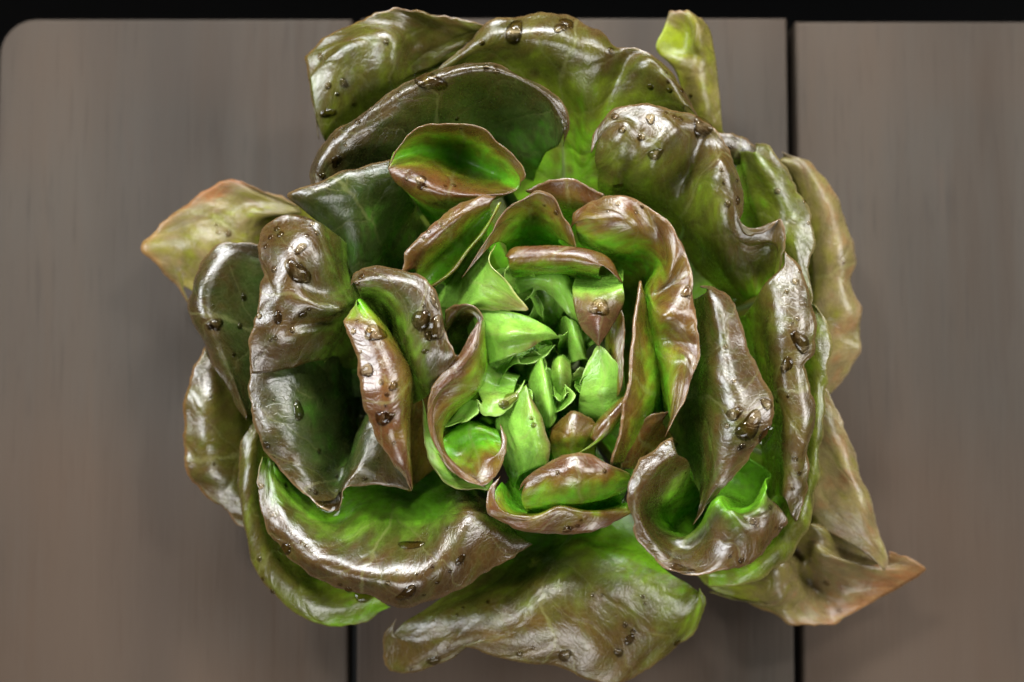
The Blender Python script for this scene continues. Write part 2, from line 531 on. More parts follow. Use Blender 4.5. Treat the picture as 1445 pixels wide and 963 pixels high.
leaf('outer_leaf', [  # bottom right, pleated with a pointed tip
    (.1, [(960,780,2.8),(1040,770,3),(1110,710,3)]),
    (.55, [(1000,828,3,.1),(1040,836,3.2,.1),(1078,826,4.6),(1100,792,5.2),(1125,780,2.8),(1145,742,4.9),(1180,750,3.9)]),
    (.62, [(1040,845,2.9,.1),(1068,850,3),(1096,850,4.5),(1115,828,4.6),(1142,822,2.2),(1168,785,4.6),(1205,795,3.5),(1245,790,3.6)]),
    (.95, [(1000,834,2.6,.1),(1080,862,2.6,.5),(1110,880,3.2,.65),(1155,881,2.9,.7),(1176,880,2.6),(1200,868,2.6),(1240,846,2.6),(1282,822,2.6),(1306,802,2.8),(1285,790,3.2),(1255,779,3.6)]),
], 'tan', 16, .04, gloss=.35, rim=(.26,.13,.05), rim_w=.3, label='pleated tan outer leaf with a pointed brown tip')
leaf('outer_leaf', [  # bottom right flap above it
    (.3, [(1080,590,3.5),(1085,680,3.6),(1095,720,3.8)]),
    (.62, [(1130,535,4.3),(1145,580,4.6),(1152,660,4.8),(1152,710,4.8),(1158,745,4.5)]),
    (.7, [(1145,535,4.4),(1165,580,5),(1190,650,5.5),(1212,720,5.4),(1222,782,4.8)]),
    (.65, [(1152,532,4.3),(1172,562,4.6),(1192,602,4.7),(1216,670,4.7),(1235,730,4.6),(1252,785,4.3),(1248,806,4.2)]),
], 'tan', 17, .04, gloss=.3, rim=(.34,.26,.17))
leaf('outer_leaf', [  # bottom left, rolled rim
    (.1, [(450,640,3.5),(460,720,3.5),(520,780,3.5),(600,790,3.5)]),
    (.4, [(388,598,5.4),(385,640,5.2),(395,740,5),(440,810,5),(570,825,5,.1)]),
    (.72, [(370,596,6.2),(360,635,6.4),(364,730,6.2),(397,805,6),(462,850,5.7,.4),(545,850,5.1,.1)]),
    (.65, [(360,596,6.2),(347,642,6.5),(348,730,6.3),(376,810,6),(430,862,5.6,.5),(490,876,5.2,.2),(548,857,4.8,.1)]),
    (.8, [(354,600,6),(336,640,5.9),(336,690,5.8),(346,745,5.7),(356,790,5.6),(377,830,5.4),(410,860,5.2,.5),(445,879,5,.3),(482,886,4.8,.15),(518,876,4.6,.1),(552,858,4.4,.1)]),
], 'olive', 18, .05)
leaf('outer_leaf', [  # bottom
    (0, [(720,740,3.5),(800,730,4),(900,740,4)]),
    (.5, [(640,830,4.6),(720,810,5),(800,780,5.8),(870,785,5.8,.1),(935,800,5.5,.05)]),
    (.7, [(570,880,5),(640,862,5.5),(720,848,6.2),(790,836,6.7),(850,834,6.5),(910,834,6,.5),(968,822,5.6,.2)]),
    (.95, [(552,900,4.9),(620,902,5.6),(690,892,6.2),(760,888,6.7),(830,892,6.6),(895,892,6.1),(950,880,5.7,.6),(986,835,5.2,.3)]),
    (.95, [(560,872,4.2),(541,900,3.9),(549,946,3.6),(600,944,4),(640,926,4.4),(656,912,4.8),(700,928,5),(755,938,5),(800,945,5),(840,966,4.8),(880,963,4.6),(940,926,4.3,.7),(978,892,4.2,.4),(996,853,4.4,.3),(988,830,4.8,.2)]),
], 'olive', 19, .04, gloss=.5, label='broad dark olive leaf hanging over the near side')
leaf('outer_leaf', [  # left dark
    (.2, [(440,420,4.2),(440,500,4.2),(430,570,4.2)]),
    (.4, [(385,365,6.1),(372,440,6.1),(372,510,6.1),(362,580,6.1)]),
    (.75, [(378,366,6.4),(335,366,7.2),(312,430,7.5),(326,500,7.3),(347,578,6.9)]),
    (.9, [(376,357,6.6),(335,353,7.2),(300,380,7.7),(284,420,7.9),(302,480,7.7),(330,540,7.4),(349,590,7)]),
    (.95, [(372,349,6.7),(345,341,6.8),(310,345,6.8),(284,372,6.9),(272,405,6.9),(265,435,6.8),(285,480,6.6),(315,540,6.4),(348,594,6.3)]),
], 'dark', 20, .05)
leaf('outer_leaf', [  # top
    (.05, [(740,300,4),(800,290,4),(850,290,4)]),
    (.35, [(600,140,6),(700,125,6.2),(800,150,6.2,.3),(830,190,5.8,.1),(870,170,6.4),(960,185,6.6)]),
    (.75, [(612,108,6.9),(690,62,8),(780,58,8.5),(850,82,8),(880,90,7.3),(915,92,8.3),(967,150,7.8)]),
    (.9, [(612,103,6.8),(650,70,7.2),(685,38,7.5),(720,25,7.6),(790,21,7.6),(840,42,7.4),(868,66,7.4),(905,70,7.6),(935,90,7.6),(965,125,7.4),(986,167,7)]),
], 'olive', 21, .045)
leaf('outer_leaf', [  # small dark one behind the right shoulder
    (.4, [(990,270,4.6),(1050,270,4.6)]),
    (.8, [(1010,215,6),(1066,228,5.8)]),
    (1, [(1003,188,6),(1030,188,6),(1058,199,5.8),(1078,218,5.6)]),
], 'dark', 22, .04)
leaf('outer_leaf', [  # right, olive
    (.1, [(1010,240,4.8),(1030,330,4.8),(1050,420,4.8)]),
    (.3, [(1045,215,6.3),(1070,300,6.5),(1092,400,6.3)]),
    (.5, [(1065,215,7.2),(1105,290,7.5),(1120,370,7.3),(1125,430,6.9)]),
    (.75, [(1066,204,6.6),(1085,208,6.7),(1108,235,6.8),(1132,280,6.9),(1146,315,6.9),(1149,350,6.9),(1141,388,6.9),(1147,420,6.8),(1150,480,6.4)]),
], 'olive', 23, .06, rim=(.32,.25,.12))
leaf('outer_leaf', [  # right, olive yellow edge wrapping down
    (.1, [(1070,480,4.6),(1080,580,4.6),(1080,660,4.6),(1050,730,4.6),(990,750,4.6)]),
    (.35, [(1118,430,6.5),(1120,470,6.3),(1125,580,6.5),(1118,680,6.3),(1080,760,6.3),(1000,795,6)]),
    (.5, [(1138,430,7.2),(1148,460,7.4),(1150,560,7.5),(1144,660,7.4),(1120,740,7.3),(1060,800,7,.3),(1000,812,6.5,.2)]),
    (.6, [(1152,430,7.4),(1173,470,7.3),(1168,520,7.3),(1166,565,7.2),(1160,620,7.2),(1155,680,7),(1145,730,6.9),(1120,778,6.8),(1085,811,6.7,.4),(1050,825,6.6,.3),(1000,828,6.2,.2)]),
], 'olive', 24, .03, ruf=.06, rim=(.30,.24,.08))

# ---- middle ring
leaf('leaf', [  # left green channel under the shiny one
    (.1, [(530,520,4.5),(535,560,4),(535,600,4),(540,600,4),(550,580,4),(570,570,5)]),
    (.3, [(470,500,6.2),(480,560,5.8),(484,610,5.6),(488,640,5.4),(491,650,5.4),(497,640,5.5),(510,600,6.5),(535,560,7.6),(555,570,7.8),(575,600,7.4)]),
    (.35, [(420,510,7.9),(430,570,8.1),(440,610,7.9),(455,645,7.2),(470,672,6.6),(481,680,6.6),(497,648,8),(522,610,8.6,.7),(548,612,8.6,.8),(572,640,8.2,.8)]),
    (.8, [(378,515,8.5),(380,570,8.8),(395,612,8.8),(422,652,8.4),(451,686,7.8),(474,700,7.6),(488,680,8.9),(510,655,9.1),(540,650,8.8),(577,670,8.4)]),
    (1, [(354,515,8.6),(352,560,8.6),(362,610,8.6),(385,650,8.5),(425,695,8.4),(468,722,8.6),(484,708,9),(490,688,9.2),(530,685,8.8),(580,692,8.3)]),
], 'dark', 30, .06)
leaf('leaf', [  # upper left, pale sheen
    (.15, [(570,440,5),(600,390,5),(610,330,5)]),
    (.25, [(510,410,6.7),(545,340,7),(585,285,7.2)]),
    (.35, [(475,340,8),(495,295,8.9),(565,252,8.7)]),
    (.6, [(436,303,8.8),(450,277,9.5),(500,250,9.4),(552,236,9)]),
    (1, [(422,292,8.5),(405,275,8.8),(440,261,9.2),(490,240,9.1),(552,226,8.6)]),
], 'dark', 31, .05)
leaf('leaf', [  # top, dark arched
    (.2, [(610,320,5),(680,300,5),(750,300,5)]),
    (.45, [(510,292,6.6),(520,255,6.9),(560,232,7.2),(640,205,6.8),(700,190,6.4,.3),(765,225,6.4,.1)]),
    (.8, [(478,280,7.8),(476,240,8.2),(545,182,9),(620,142,9),(700,132,8.6),(768,155,8.4,.5),(788,205,7.8,.3)]),
    (1, [(450,268,8),(455,225,8.5),(520,167,9.3),(600,118,9.8),(690,99,9.8),(765,132,9.3),(799,178,8.6)]),
    (1, [(440,262,7.2),(441,235,7.4),(465,192,8),(513,164,8.8),(545,133,9),(590,109,9.1),(640,94,9.2),(690,90,9.2),(730,103,9),(770,124,8.8),(797,150,8.5),(804,175,8.2),(794,207,7.6)]),
], 'dark', 32, .06)
leaf('leaf', [  # left, shiny with many drops
    (.45, [(520,370,6.8),(530,430,6.8),(525,460,6.8),(490,520,6.8)]),
    (.5, [(486,340,8.6),(490,400,8.4),(497,432,9.4),(488,450,8.4),(470,478,8.8),(456,508,8.2)]),
    (.8, [(455,318,10),(463,365,10.3),(452,415,10.1),(460,436,10.5),(450,452,9.6),(438,472,9.9),(430,514,8.8)]),
    (1, [(422,303,10),(412,350,10.9),(406,410,10.9),(402,450,10.6),(396,480,10.3),(395,523,9)]),
    (1, [(400,304,9.4),(376,318,9.2),(367,345,9.4),(370,400,9.8),(364,440,9.8),(352,490,9.4),(354,527,8.8)]),
], 'bronze', 33, .06, label='glossy bronze leaf beaded with water')
leaf('leaf', [  # bottom left, big rolled
    (.05, [(480,650,5),(520,630,5),(580,640,5),(640,650,5),(690,670,5)]),
    (.08, [(398,655,7.4),(422,690,7.1),(470,722,7.2),(530,712,6.4),(580,718,6),(620,720,6.8,.05),(660,710,8,.7),(705,722,7,.8)]),
    (.6, [(384,650,7.8,.2),(388,680,8.1,.3),(410,720,8.4),(460,757,8.7),(530,762,8.2),(590,757,8),(630,737,8.7),(670,730,8.9,.9),(722,745,7.5)]),
    (1, [(376,646,7.8,.2),(376,680,8.3,.5),(390,735,8.8),(440,785,9.3),(520,810,9.4),(580,815,9.4),(640,787,9.3),(682,766,8.8),(738,760,7.6)]),
    (1, [(370,645,7.8,.2),(364,690,7.9),(374,740,8.1),(396,777,8.2),(430,806,8.2),(470,826,8.1),(520,841,8),(560,859,7.9),(600,851,7.9),(640,836,7.8),(680,811,7.7),(720,790,7.4),(752,768,7)]),
], 'bronze', 34, .07)
leaf('leaf', [  # right shoulder, big dome with folds
    (.35, [(840,310,6.3),(900,330,6.3),(950,360,5.8),(980,410,5.5),(1020,440,5.5)]),  # deep row toned down to paint in cleft shade
    (.5, [(843,252,8),(866,262,8.5),(884,264,8.2),(915,270,8.5),(945,287,7.2),(965,304,6.9),(985,325,7.7),(1002,352,7.7),(1030,392,6.9),(1057,422,6.5,0)]),
    (.7, [(840,220,8.8),(872,206,9.8),(896,216,9.6),(930,214,10),(955,236,8.7),(972,250,8.0),(1000,258,9.6,.5),(1020,312,9.3),(1045,352,8.2,.9),(1070,380,7.4,.5),(1078,410,7,0)]),
    (.95, [(850,185,9.2),(880,173,10),(906,179,9.9),(945,180,10.2),(972,188,9.6),(992,206,9.1),(1018,232,10),(1035,282,9.7),(1040,316,9),(1062,345,8.5),(1090,345,8.4,.8),(1096,382,8,.4)]),
    (1, [(834,217,8.6),(840,182,8.8),(864,156,9.2),(900,147,9.4),(950,155,9.4),(985,165,9.2),(1012,187,9.1),(1032,220,9),(1046,265,8.9),(1050,298,8.7),(1044,318,8.6),(1057,336,8.6),(1085,325,8.8),(1101,309,9),(1109,325,8.9),(1106,360,8.6,.6),(1087,411,7.8,.1)]),
], 'olive', 35, .035)
leaf('leaf', [  # right, tall grey sheen
    (.05, [(1030,450,5.5),(1030,540,5.5),(1040,620,5.5),(1050,690,5.5)]),
    (.2, [(1055,440,7.4),(1075,530,7.2),(1090,610,7.2),(1095,700,7)]),
    (.8, [(1080,400,9.0),(1092,460,9.3),(1097,530,9.15),(1105,610,9.15),(1106,700,8.6)]),
    (.95, [(1105,375,9.3),(1126,450,9.7),(1122,520,9.5),(1131,600,9.5),(1126,680,9.0),(1118,730,8.2)]),
    (.9, [(1108,354,9),(1126,375,9),(1146,432,9),(1152,470,9),(1147,502,8.9),(1135,516,9),(1142,550,8.9),(1150,582,8.8),(1141,640,8.7),(1138,700,8.4),(1122,735,7.8)]),
], 'olive', 36, .06, ruf=.03)
leaf('leaf', [  # bottom right spiral
    (0, [(975,700,6.6),(965,710,6.6),(955,720,6.6),(945,738,6.6),(950,742,6.6),(960,745,6.6),(980,742,6.8),(990,718,7.4),(1000,700,8),(1010,690,8.2),(1030,690,7.6),(1050,680,7.4),(1062,650,7.6)]),
    (.15, [(975,670,8.5),(960,690,8.8),(945,705,8.8),(930,730,7.6),(935,745,7.6),(950,752,7.8),(975,755,8),(990,735,8.8),(1003,712,10.1,0),(1016,702,10.5,0),(1034,720,9.7,0),(1060,715,9.4,0),(1080,680,9.6,0)]),
    (.8, [(970,650,9.8),(950,665,10),(930,690,10.2),(915,720,9.6),(918,740,9),(935,760,9),(965,775,9),(990,765,9.2),(1010,740,10),(1032,724,10.7,.4),(1048,728,10.4,.5),(1070,718,10.5,.5),(1082,700,10,.3)]),
    (1, [(955,640,10.9),(930,655,11.3),(912,680,11.4),(902,705,11.3),(905,735,10.9),(925,765,10.6),(955,790,10.2),(985,795,10),(1020,782,10.3),(1050,765,10.6),(1075,745,10.5),(1095,722,10),(1096,712,9.8)]),
    (1, [(948,617,10.6),(920,636,11),(897,660,11.2),(886,695,11.2),(891,735,11),(906,770,10.8),(932,797,10.6),(962,809,10.5),(1005,808,10.4),(1052,799,10.2),(1080,775,10),(1108,742,9.6),(1111,732,9.6)]),
], 'bronze', 37, .03, label='bronze leaf curling round in a spiral')
leaf('leaf', [  # right tongue with the big drops
    (.5, [(950,440,6.6),(950,520,6.6),(955,600,6.8),(970,680,6.8)]),
    (.65, [(983,420,8.6),(985,480,8.8),(988,540,9),(992,600,9.2),(998,650,9.2),(986,705,9)]),
    (.85, [(1000,412,9.6),(1015,470,10.2),(1025,530,10.5),(1035,590,10.9),(1025,640,10.5),(1003,690,9.9),(983,730,9)]),
    (1, [(988,403,9.2),(1010,405,9.3),(1036,432,9.5),(1051,475,9.7),(1070,523,9.9),(1086,555,10.1),(1091,580,10.2),(1084,607,10.2),(1058,643,10.1),(1028,682,9.9),(998,712,9.4),(978,743,8.9)]),
], 'bronze', 38, .05, label='arched bronze leaf with large water patches')
leaf('leaf', [  # top cup
    (.05, [(610,320,7),(650,330,7),(690,310,7)]),
    (.25, [(578,275,9.2),(610,294,9),(650,299,8.8),(690,288,8.6)]),
    (.95, [(558,258,10),(595,267,10.7),(640,277,10.4),(690,277,9.6),(712,276,9.4)]),
    (.9, [(548,240,10.3),(590,242,10.5),(640,257,9.9),(690,270,9.3),(725,271,9.5)]),
    (.05, [(552,225,10.1),(600,217,8.9),(650,230,7.7),(700,247,8.2),(733,262,9.6)]),
    (.3, [(556,215,10.3),(600,197,9.4),(650,197,8.8),(700,222,9.5),(736,250,10)]),
    (.9, [(548,236,10.4),(562,204,10.7),(590,183,10.9),(630,174,11.1),(670,179,11.1),(705,200,10.9),(730,226,10.6),(740,248,10.3),(733,266,9.9)]),
], 'warm', 39, .03, label='small leaf curled into a green cup')
leaf('leaf', [  # folded collar left of the heart
    (.35, [(520,450,8.0),(545,455,7.6),(565,480,8),(575,520,8),(590,570,7.6)]),  # hollow toned darker to paint in its shade
    (.4, [(508,416,10),(535,419,10.2),(560,441,10.3),(572,475,10.3),(585,520,10),(602,560,9)]),
    (.9, [(501,399,10.7),(540,396,11.1),(585,412,11.3),(606,450,11.3),(615,490,11.1),(627,525,10.2)]),
    (1, [(496,402,10.2),(500,383,10.2),(520,377,10.4),(560,382,10.6),(592,390,10.8),(612,408,10.9),(624,440,10.9),(629,470,10.8),(641,497,10.6),(646,502,10.3)]),
], 'bronze', 40, .04)
leaf('leaf', [  # pointed tongue
    (.75, [(570,480,8),(595,540,7.6),(595,620,7.6),(592,680,8)]),
    (.7, [(512,425,10,.1),(545,463,10.2,.5),(568,500,10.2),(581,535,10),(577,590,10),(579,640,9.8),(583,689,9.2)]),
    (1, [(505,430,10.4,.1),(525,470,11.1,.8),(545,510,11.3),(550,560,11.3),(555,600,11),(568,650,10.4),(582,690,9.3)]),
    (1, [(503,422,10,.1),(490,448,10.2,.4),(488,458,10.4),(500,495,10.6),(509,535,10.6),(510,562,10.6),(527,605,10.4),(546,642,10.1),(570,672,9.6),(582,692,9.2)]),
], 'warm', 41, .06, label='pointed red bronze leaf tip with water drops')

# ---- inner ring round the heart
leaf('leaf', [  # right of heart, big ruffle
    (.3, [(830,380,7.2),(870,400,6.6),(890,430,6.8),(895,470,7.6),(905,530,7.6),(920,570,7.6)]),
    (.2, [(815,337,9.4),(850,349,9.7),(885,355,9.3),(908,362,8.6),(922,378,8.6),(912,405,8.9),(915,440,9.6),(922,480,9.1),(935,515,9.7),(940,560,9.6),(945,590,9.6)]),
    (.7, [(812,315,10.2),(845,311,11),(890,318,11.1),(928,348,9.9),(944,388,10.7),(930,416,9.9),(938,446,11),(949,480,9.9),(966,508,10.8),(957,540,10.4),(952,570,10.4),(944,600,10.2)]),
    (.95, [(806,324,9.8),(812,300,10.2),(840,282,10.6),(880,278,10.8),(910,290,10.8),(940,311,10.8),(961,342,10.8),(975,376,10.7),(978,420,10.7),(985,462,10.8),(985,500,10.8),(970,552,10.8),(947,600,10.6),(939,618,10.4)]),
], 'warm', 50, .035)
leaf('leaf', [  # thin brown edge above the heart
    (.1, [(790,330,7.4),(840,320,7.4)]),
    (.7, [(775,288,8.5),(835,298,8.7)]),
    (1, [(740,270,9.2),(765,258,9.4),(800,252,9.5),(825,258,9.5),(852,277,9.3)]),
], 'warm', 51, .03)
leaf('leaf', [  # left upper curl
    (.1, [(640,410,8),(668,375,8.4),(690,345,8.6)]),
    (.6, [(612,405,9),(640,383,9.4),(662,353,9.8),(682,330,10.1),(700,300,10.3),(706,286,10.3)]),
    (.05, [(603,403,8.3),(630,383,8.4),(655,353,8.8),(674,330,9.4),(694,305,10)]),
    (.2, [(590,395,8.5),(617,368,8.3),(643,343,8.7),(666,318,9.4),(692,295,10)]),
    (.8, [(585,380,9.6),(605,350,10.3),(630,325,10.7),(660,301,10.9),(692,288,10.4)]),
    (.95, [(568,387,9.8),(570,365,10),(585,340,10.3),(615,312,10.6),(645,291,10.7),(672,277,10.6),(701,276,10.3)]),
], 'warm', 52, .03)
leaf('leaf', [  # small hood
    (0, [(720,380,7.2),(760,365,7.2),(800,370,7.2)]),
    (.05, [(712,345,8.4),(752,328,7.8),(788,340,8.3)]),
    (.5, [(690,350,9.6,.8),(712,315,9.8),(750,296,9.4),(780,312,9.8),(803,345,9.5)]),
    (.9, [(650,395,9),(690,335,10),(705,308,10.3),(722,288,10.5),(745,274,10.6),(766,271,10.6),(786,285,10.5),(801,315,10.3),(816,352,9.9)]),
], 'warm', 53, .025)
leaf('leaf', [  # brown ribbon left of the heart
    (.05, [(695,470,7.8),(695,530,7.8),(670,580,7.8),(635,610,7.6)]),
    (.35, [(682,450,9.6),(682,505,9.6),(669,550,9.3),(637,580,8.8),(624,612,8.6)]),
    (.95, [(677,455,10.2),(666,500,10.5),(645,530,10.3),(620,557,10),(614,592,9.8),(617,622,9.6),(635,650,9.4)]),
    (.9, [(673,455,10),(655,490,10.3),(635,515,10.3),(610,545,10.1),(604,570,10),(604,600,9.9),(610,622,9.7),(628,652,9.5),(655,678,9.4),(686,688,9.2)]),
], 'warm', 54, .025)
leaf('leaf', [  # dark pocket beside it
    (.3, [(628,510,8.2),(645,480,8),(665,475,8.4)]),
    (.8, [(628,470,9),(645,447,9.2),(670,447,9.7)]),
    (.9, [(628,440,9.6),(645,430,9.9),(666,431,10.1),(679,447,10.1),(676,458,10)]),
], 'bronze', 55, .02)
leaf('leaf', [  # cup below it
    (.0, [(650,600,7),(675,590,7),(700,600,7)]),
    (.0, [(628,615,7.8),(660,597,8),(702,608,8.3)]),
    (.1, [(624,640,8.1),(650,640,7.9),(680,622,8.3),(709,627,8.8)]),
    (.75, [(640,662,8.6),(665,662,8.8),(690,647,9.4),(711,642,9.3)]),
    (.85, [(618,640,8.9),(640,668,9),(665,682,9.2),(690,680,9.4),(709,655,9.4),(715,625,9.2),(705,597,8.9)]),
], 'warm', 56, .02)
leaf('leaf', [  # green lip under the cup
    (0, [(640,620,6.8),(680,650,6.8)]),
    (.1, [(608,610,7.8),(640,665,7.8),(695,675,7.8)]),
    (.25, [(597,560,8.2),(597,600,8.3),(602,642,8.4),(622,674,8.5),(652,690,8.6),(690,692,8.4)]),
], 'heart', 57, .02)
leaf('leaf', [  # rolled edge below the heart
    (0, [(720,670,7.6),(760,710,7.2),(820,715,7.2),(870,700,7.2)]),
    (.05, [(706,682,8.8),(725,715,8.5),(760,725,8.3),(800,722,8.3),(840,720,8.3),(885,710,8.4)]),
    (.6, [(693,700,9.5),(715,723,9.6),(755,728,9.7),(790,715,10.1),(830,722,9.8),(887,719,9)]),
    (1, [(706,671,9),(690,690,9.2),(684,712,9.2),(690,726,9.1),(720,744,9),(770,753,9),(812,755,9),(850,745,9),(875,731,8.9),(892,721,8.7,.3)]),
], 'warm', 58, .025)
leaf('leaf', [  # hooded leaf below the heart
    (0, [(750,725,7.2),(800,725,7.2),(860,708,7.2)]),
    (.08, [(743,722,9),(800,718,9.2),(850,706,9.1),(886,689,9)]),
    (.3, [(736,702,10),(800,692,10.7),(850,687,10.4),(889,679,9.6,.1)]),
    (.9, [(741,682,10.2),(800,664,11.1),(850,666,10.7),(890,673,9.7,.2)]),
    (1, [(732,692,9.6),(745,672,10),(790,645,10.6),(830,642,10.6),(860,655,10.3),(889,668,9.8,.2)]),
], 'warm', 59, .03)
leaf('leaf', [  # edge-on blade right of the heart
    (0, [(925,520,6.8),(930,570,6.8),(915,620,6.8)]),
    (.05, [(925,470,8.4),(932,540,8.4),(922,590,8.2),(897,635,8)]),
    (.5, [(912,440,9.3),(910,500,9.7),(906,560,9.9),(891,612,9.7),(877,652,9.1)]),
    (.95, [(903,395,10),(893,470,10.7),(885,540,10.9),(877,600,10.7),(865,657,10)]),
], 'warm', 60, .03, th=1.0)
leaf('leaf', [  # brown piece under the ruffle
    (.3, [(950,625,7.2),(925,665,7.2)]),
    (.85, [(935,597,8.6),(907,627,8.6),(892,662,8.4)]),
    (.9, [(948,577,9),(915,588,9.3),(895,610,9.3),(882,640,9.2),(876,662,8.9)]),
], 'warm', 61, .02)
leaf('leaf', [  # small brown lobe
    (.2, [(825,600,7.8),(850,575,7.8)]),
    (.6, [(833,618,9),(846,593,9.3),(879,560,9.3)]),
    (.95, [(838,625,9.4),(860,597,9.8),(882,570,9.7)]),
    (.2, [(813,642,9.2),(848,623,9.4),(868,601,9.5),(883,578,9.5)]),
], 'warm', 62, .02)
leaf('leaf', [  # tan-green triangle behind the red tip
    (.2, [(845,480,7.8),(852,540,7.8)]),
    (.55, [(856,470,8.8),(864,520,8.9),(870,560,8.8)]),
    (.7, [(873,425,9.4),(881,450,9.5),(881,490,9.5),(879,545,9.4)]),
], 'warm', 63, .02)
leaf('leaf', [  # roll over the heart
    (.1, [(735,420,7.4),(790,410,7.2),(850,415,7.2)]),
    (.25, [(720,384,9.1),(790,379,9.6),(845,388,9.6)]),
    (.85, [(718,366,9.9),(790,363,10.5),(852,375,10.5)]),
    (.95, [(714,362,9.5),(728,350,9.8),(780,347,10.2),(825,352,10.3),(857,365,10.2),(878,398,10)]),
    (.95, [(722,352,9),(780,351,9.2),(825,356,9.2),(860,370,9.2),(874,398,9)]),
], 'warm', 64, .025)
leaf('leaf', [  # red shiny tip hanging over the heart
    (0, [(812,392,8.2),(840,394,8),(872,385,9)]),
    (.0, [(808,405,9.3),(840,408,9.6),(879,404,10)]),
    (.8, [(810,430,9.8),(845,428,10.5),(880,428,9.9)]),
    (1, [(821,462,9.8),(845,458,10.4),(868,456,9.8)]),
    (1, [(842,488,9.3),(846,491,9.3),(850,484,9.3)]),
], 'heart', 65, .02, rim=(.2,.12,.07), label='shiny red tinted leaf tip hanging over the heart')
leaf('leaf', [  # smooth green
    (0, [(612,440,7.4),(645,390,7.8),(688,345,8.2)]),
    (.08, [(655,437,8.6),(678,402,9.1),(692,357,9.3)]),
    (.35, [(640,438,8.2,.1),(690,438,9),(735,438,9.6,.6),(741,431,9.7,.6),(715,398,10),(690,368,10),(702,342,9.4,.1)]),
], 'heart', 66, .02, rim=(.45,.40,.15))
# ---- pale heart leaves
HR = (.42, .62, .16)
leaf('heart_leaf', [
    (0, [(690,390,7.2),(745,378,7.2),(790,385,7.2),(815,425,7)]),
    (0, [(712,398,8),(760,391,8.5),(797,402,8.7),(817,440,8.5)]),
    (.05, [(720,416,7.8),(750,413,8.1),(765,409,8.3),(785,429,8.3),(800,443,8.2),(830,473,7.8)]),
], 'heart', 70, .015, rim=HR, rim_w=.05)
leaf('heart_leaf', [
    (0, [(742,460,6.8),(760,450,6.8),(768,460,6.8)]),
    (0, [(748,440,7.7),(757,414,8.1),(765,438,7.8)]),
], 'heart', 71, .01, rim=HR, rim_w=.05)
leaf('heart_leaf', [
    (0, [(668,440,7.6),(678,480,7.8),(692,515,7.4)]),
    (.05, [(700,438,8.9),(706,455,9.2),(712,472,9.8),(708,490,9.2),(710,507,9)]),
    (.08, [(740,445,9.0),(744,458,9.2),(750,470,9.8),(746,482,9.3,.4),(745,494,9.2,.6)]),
    (.05, [(770,460,8.9),(772,470,9.1),(766,481,8.9,.4)]),
    (0, [(792,476,8.3),(795,478,8.3),(792,480,8.2)]),
], 'heart', 72, .015, rim=HR, rim_w=.05)
leaf('heart_leaf', [
    (0, [(700,550,7.2),(705,520,7.2),(740,495,7),(775,485,6.8)]),
    (0, [(706,540,8),(720,512,7.9),(745,500,7.5),(775,488,7.5)]),
    (0, [(725,500,8.4),(733,511,8.7),(742,516,8.7),(760,509,8.6),(784,487,8.3)]),
], 'heart', 73, .01, rim=HR, rim_w=.05)
leaf('heart_leaf', [
    (0, [(680,500,7.4),(700,520,7.4),(735,530,7.6)]),
    (0, [(672,540,8.2),(700,547,8),(727,547,8.2)]),
    (.25, [(680,567,8.9),(700,562,9.1),(726,557,9.1)]),
    (.3, [(670,562,8.8),(677,583,9,.1),(690,590,9.2,.1),(715,580,9.3),(733,560,9.2),(741,537,8.9)]),
], 'heart', 74, .015, rim=HR, rim_w=.06)
leaf('heart_leaf', [
    (0, [(655,560,7.4),(640,590,7.4),(620,600,7.2)]),
    (0, [(670,565,8.3),(655,590,8.4),(630,600,8.2)]),
    (.05, [(674,565,8.6),(676,585,8.8),(650,598,8.6),(622,604,8.3)]),
], 'heart', 75, .01, rim=HR, rim_w=.05)
leaf('heart_leaf', [
    (0, [(745,545,7.4),(762,605,7.2)]),
    (0, [(750,527,8.3),(758,562,8.7),(770,604,8.3)]),
    (.03, [(763,506,8.7),(771,540,9.3),(777,577,9.3),(777,603,8.8)]),
    (0, [(766,516,8),(782,546,7.9),(786,570,7.8),(786,588,8.4)]),
    (.1, [(778,520,8),(800,545,8.4),(812,560,9),(798,578,9),(783,583,8.8)]),
], 'heart', 76, .01, rim=HR, rim_w=.05)
leaf('heart_leaf', [
    (.2, [(785,570,7),(800,570,7)]),
    (.25, [(779,535,8.1),(790,532,8.6),(806,540,8.2)]),
    (.3, [(779,515,8),(790,507,8.4),(806,515,8.1)]),
    (.1, [(782,508,7.6),(795,500,7.8),(808,508,7.6)]),
], 'heart', 77, .01, rim=HR, rim_w=.05)
leaf('heart_leaf', [
    (0, [(812,590,7.4),(850,598,7.4),(880,590,7.4)]),
    (0, [(817,565,8.6),(850,562,8.9),(882,557,8.9)]),
    (.03, [(823,532,9),(850,532,9.3),(881,530,9.2)]),
    (.05, [(820,545,8.8),(830,510,9.2),(845,487,9.3),(862,503,9.3),(880,528,9.2)]),
], 'heart', 78, .02, rim=HR, rim_w=.05)
leaf('heart_leaf', [
    (0, [(792,450,7.2),(803,515,7.2)]),
    (0, [(803,450,8.4),(812,480,8.6),(822,507,8.4)]),
    (.05, [(815,455,8.3),(823,485,8.4),(832,511,8.2)]),
], 'heart', 79, .01, rim=HR, rim_w=.05)
leaf('heart_leaf', [
    (.1, [(785,660,7.2),(830,660,7.2)]),
    (.5, [(775,628,8.5),(805,627,9.1),(842,627,8.4)]),
    (.85, [(778,606,8.6),(805,600,9.2),(838,600,8.7)]),
    (.7, [(775,612,8.3),(795,586,8.8),(815,580,8.9),(836,592,8.6),(844,612,8.2)]),
], 'warm', 80, .015)
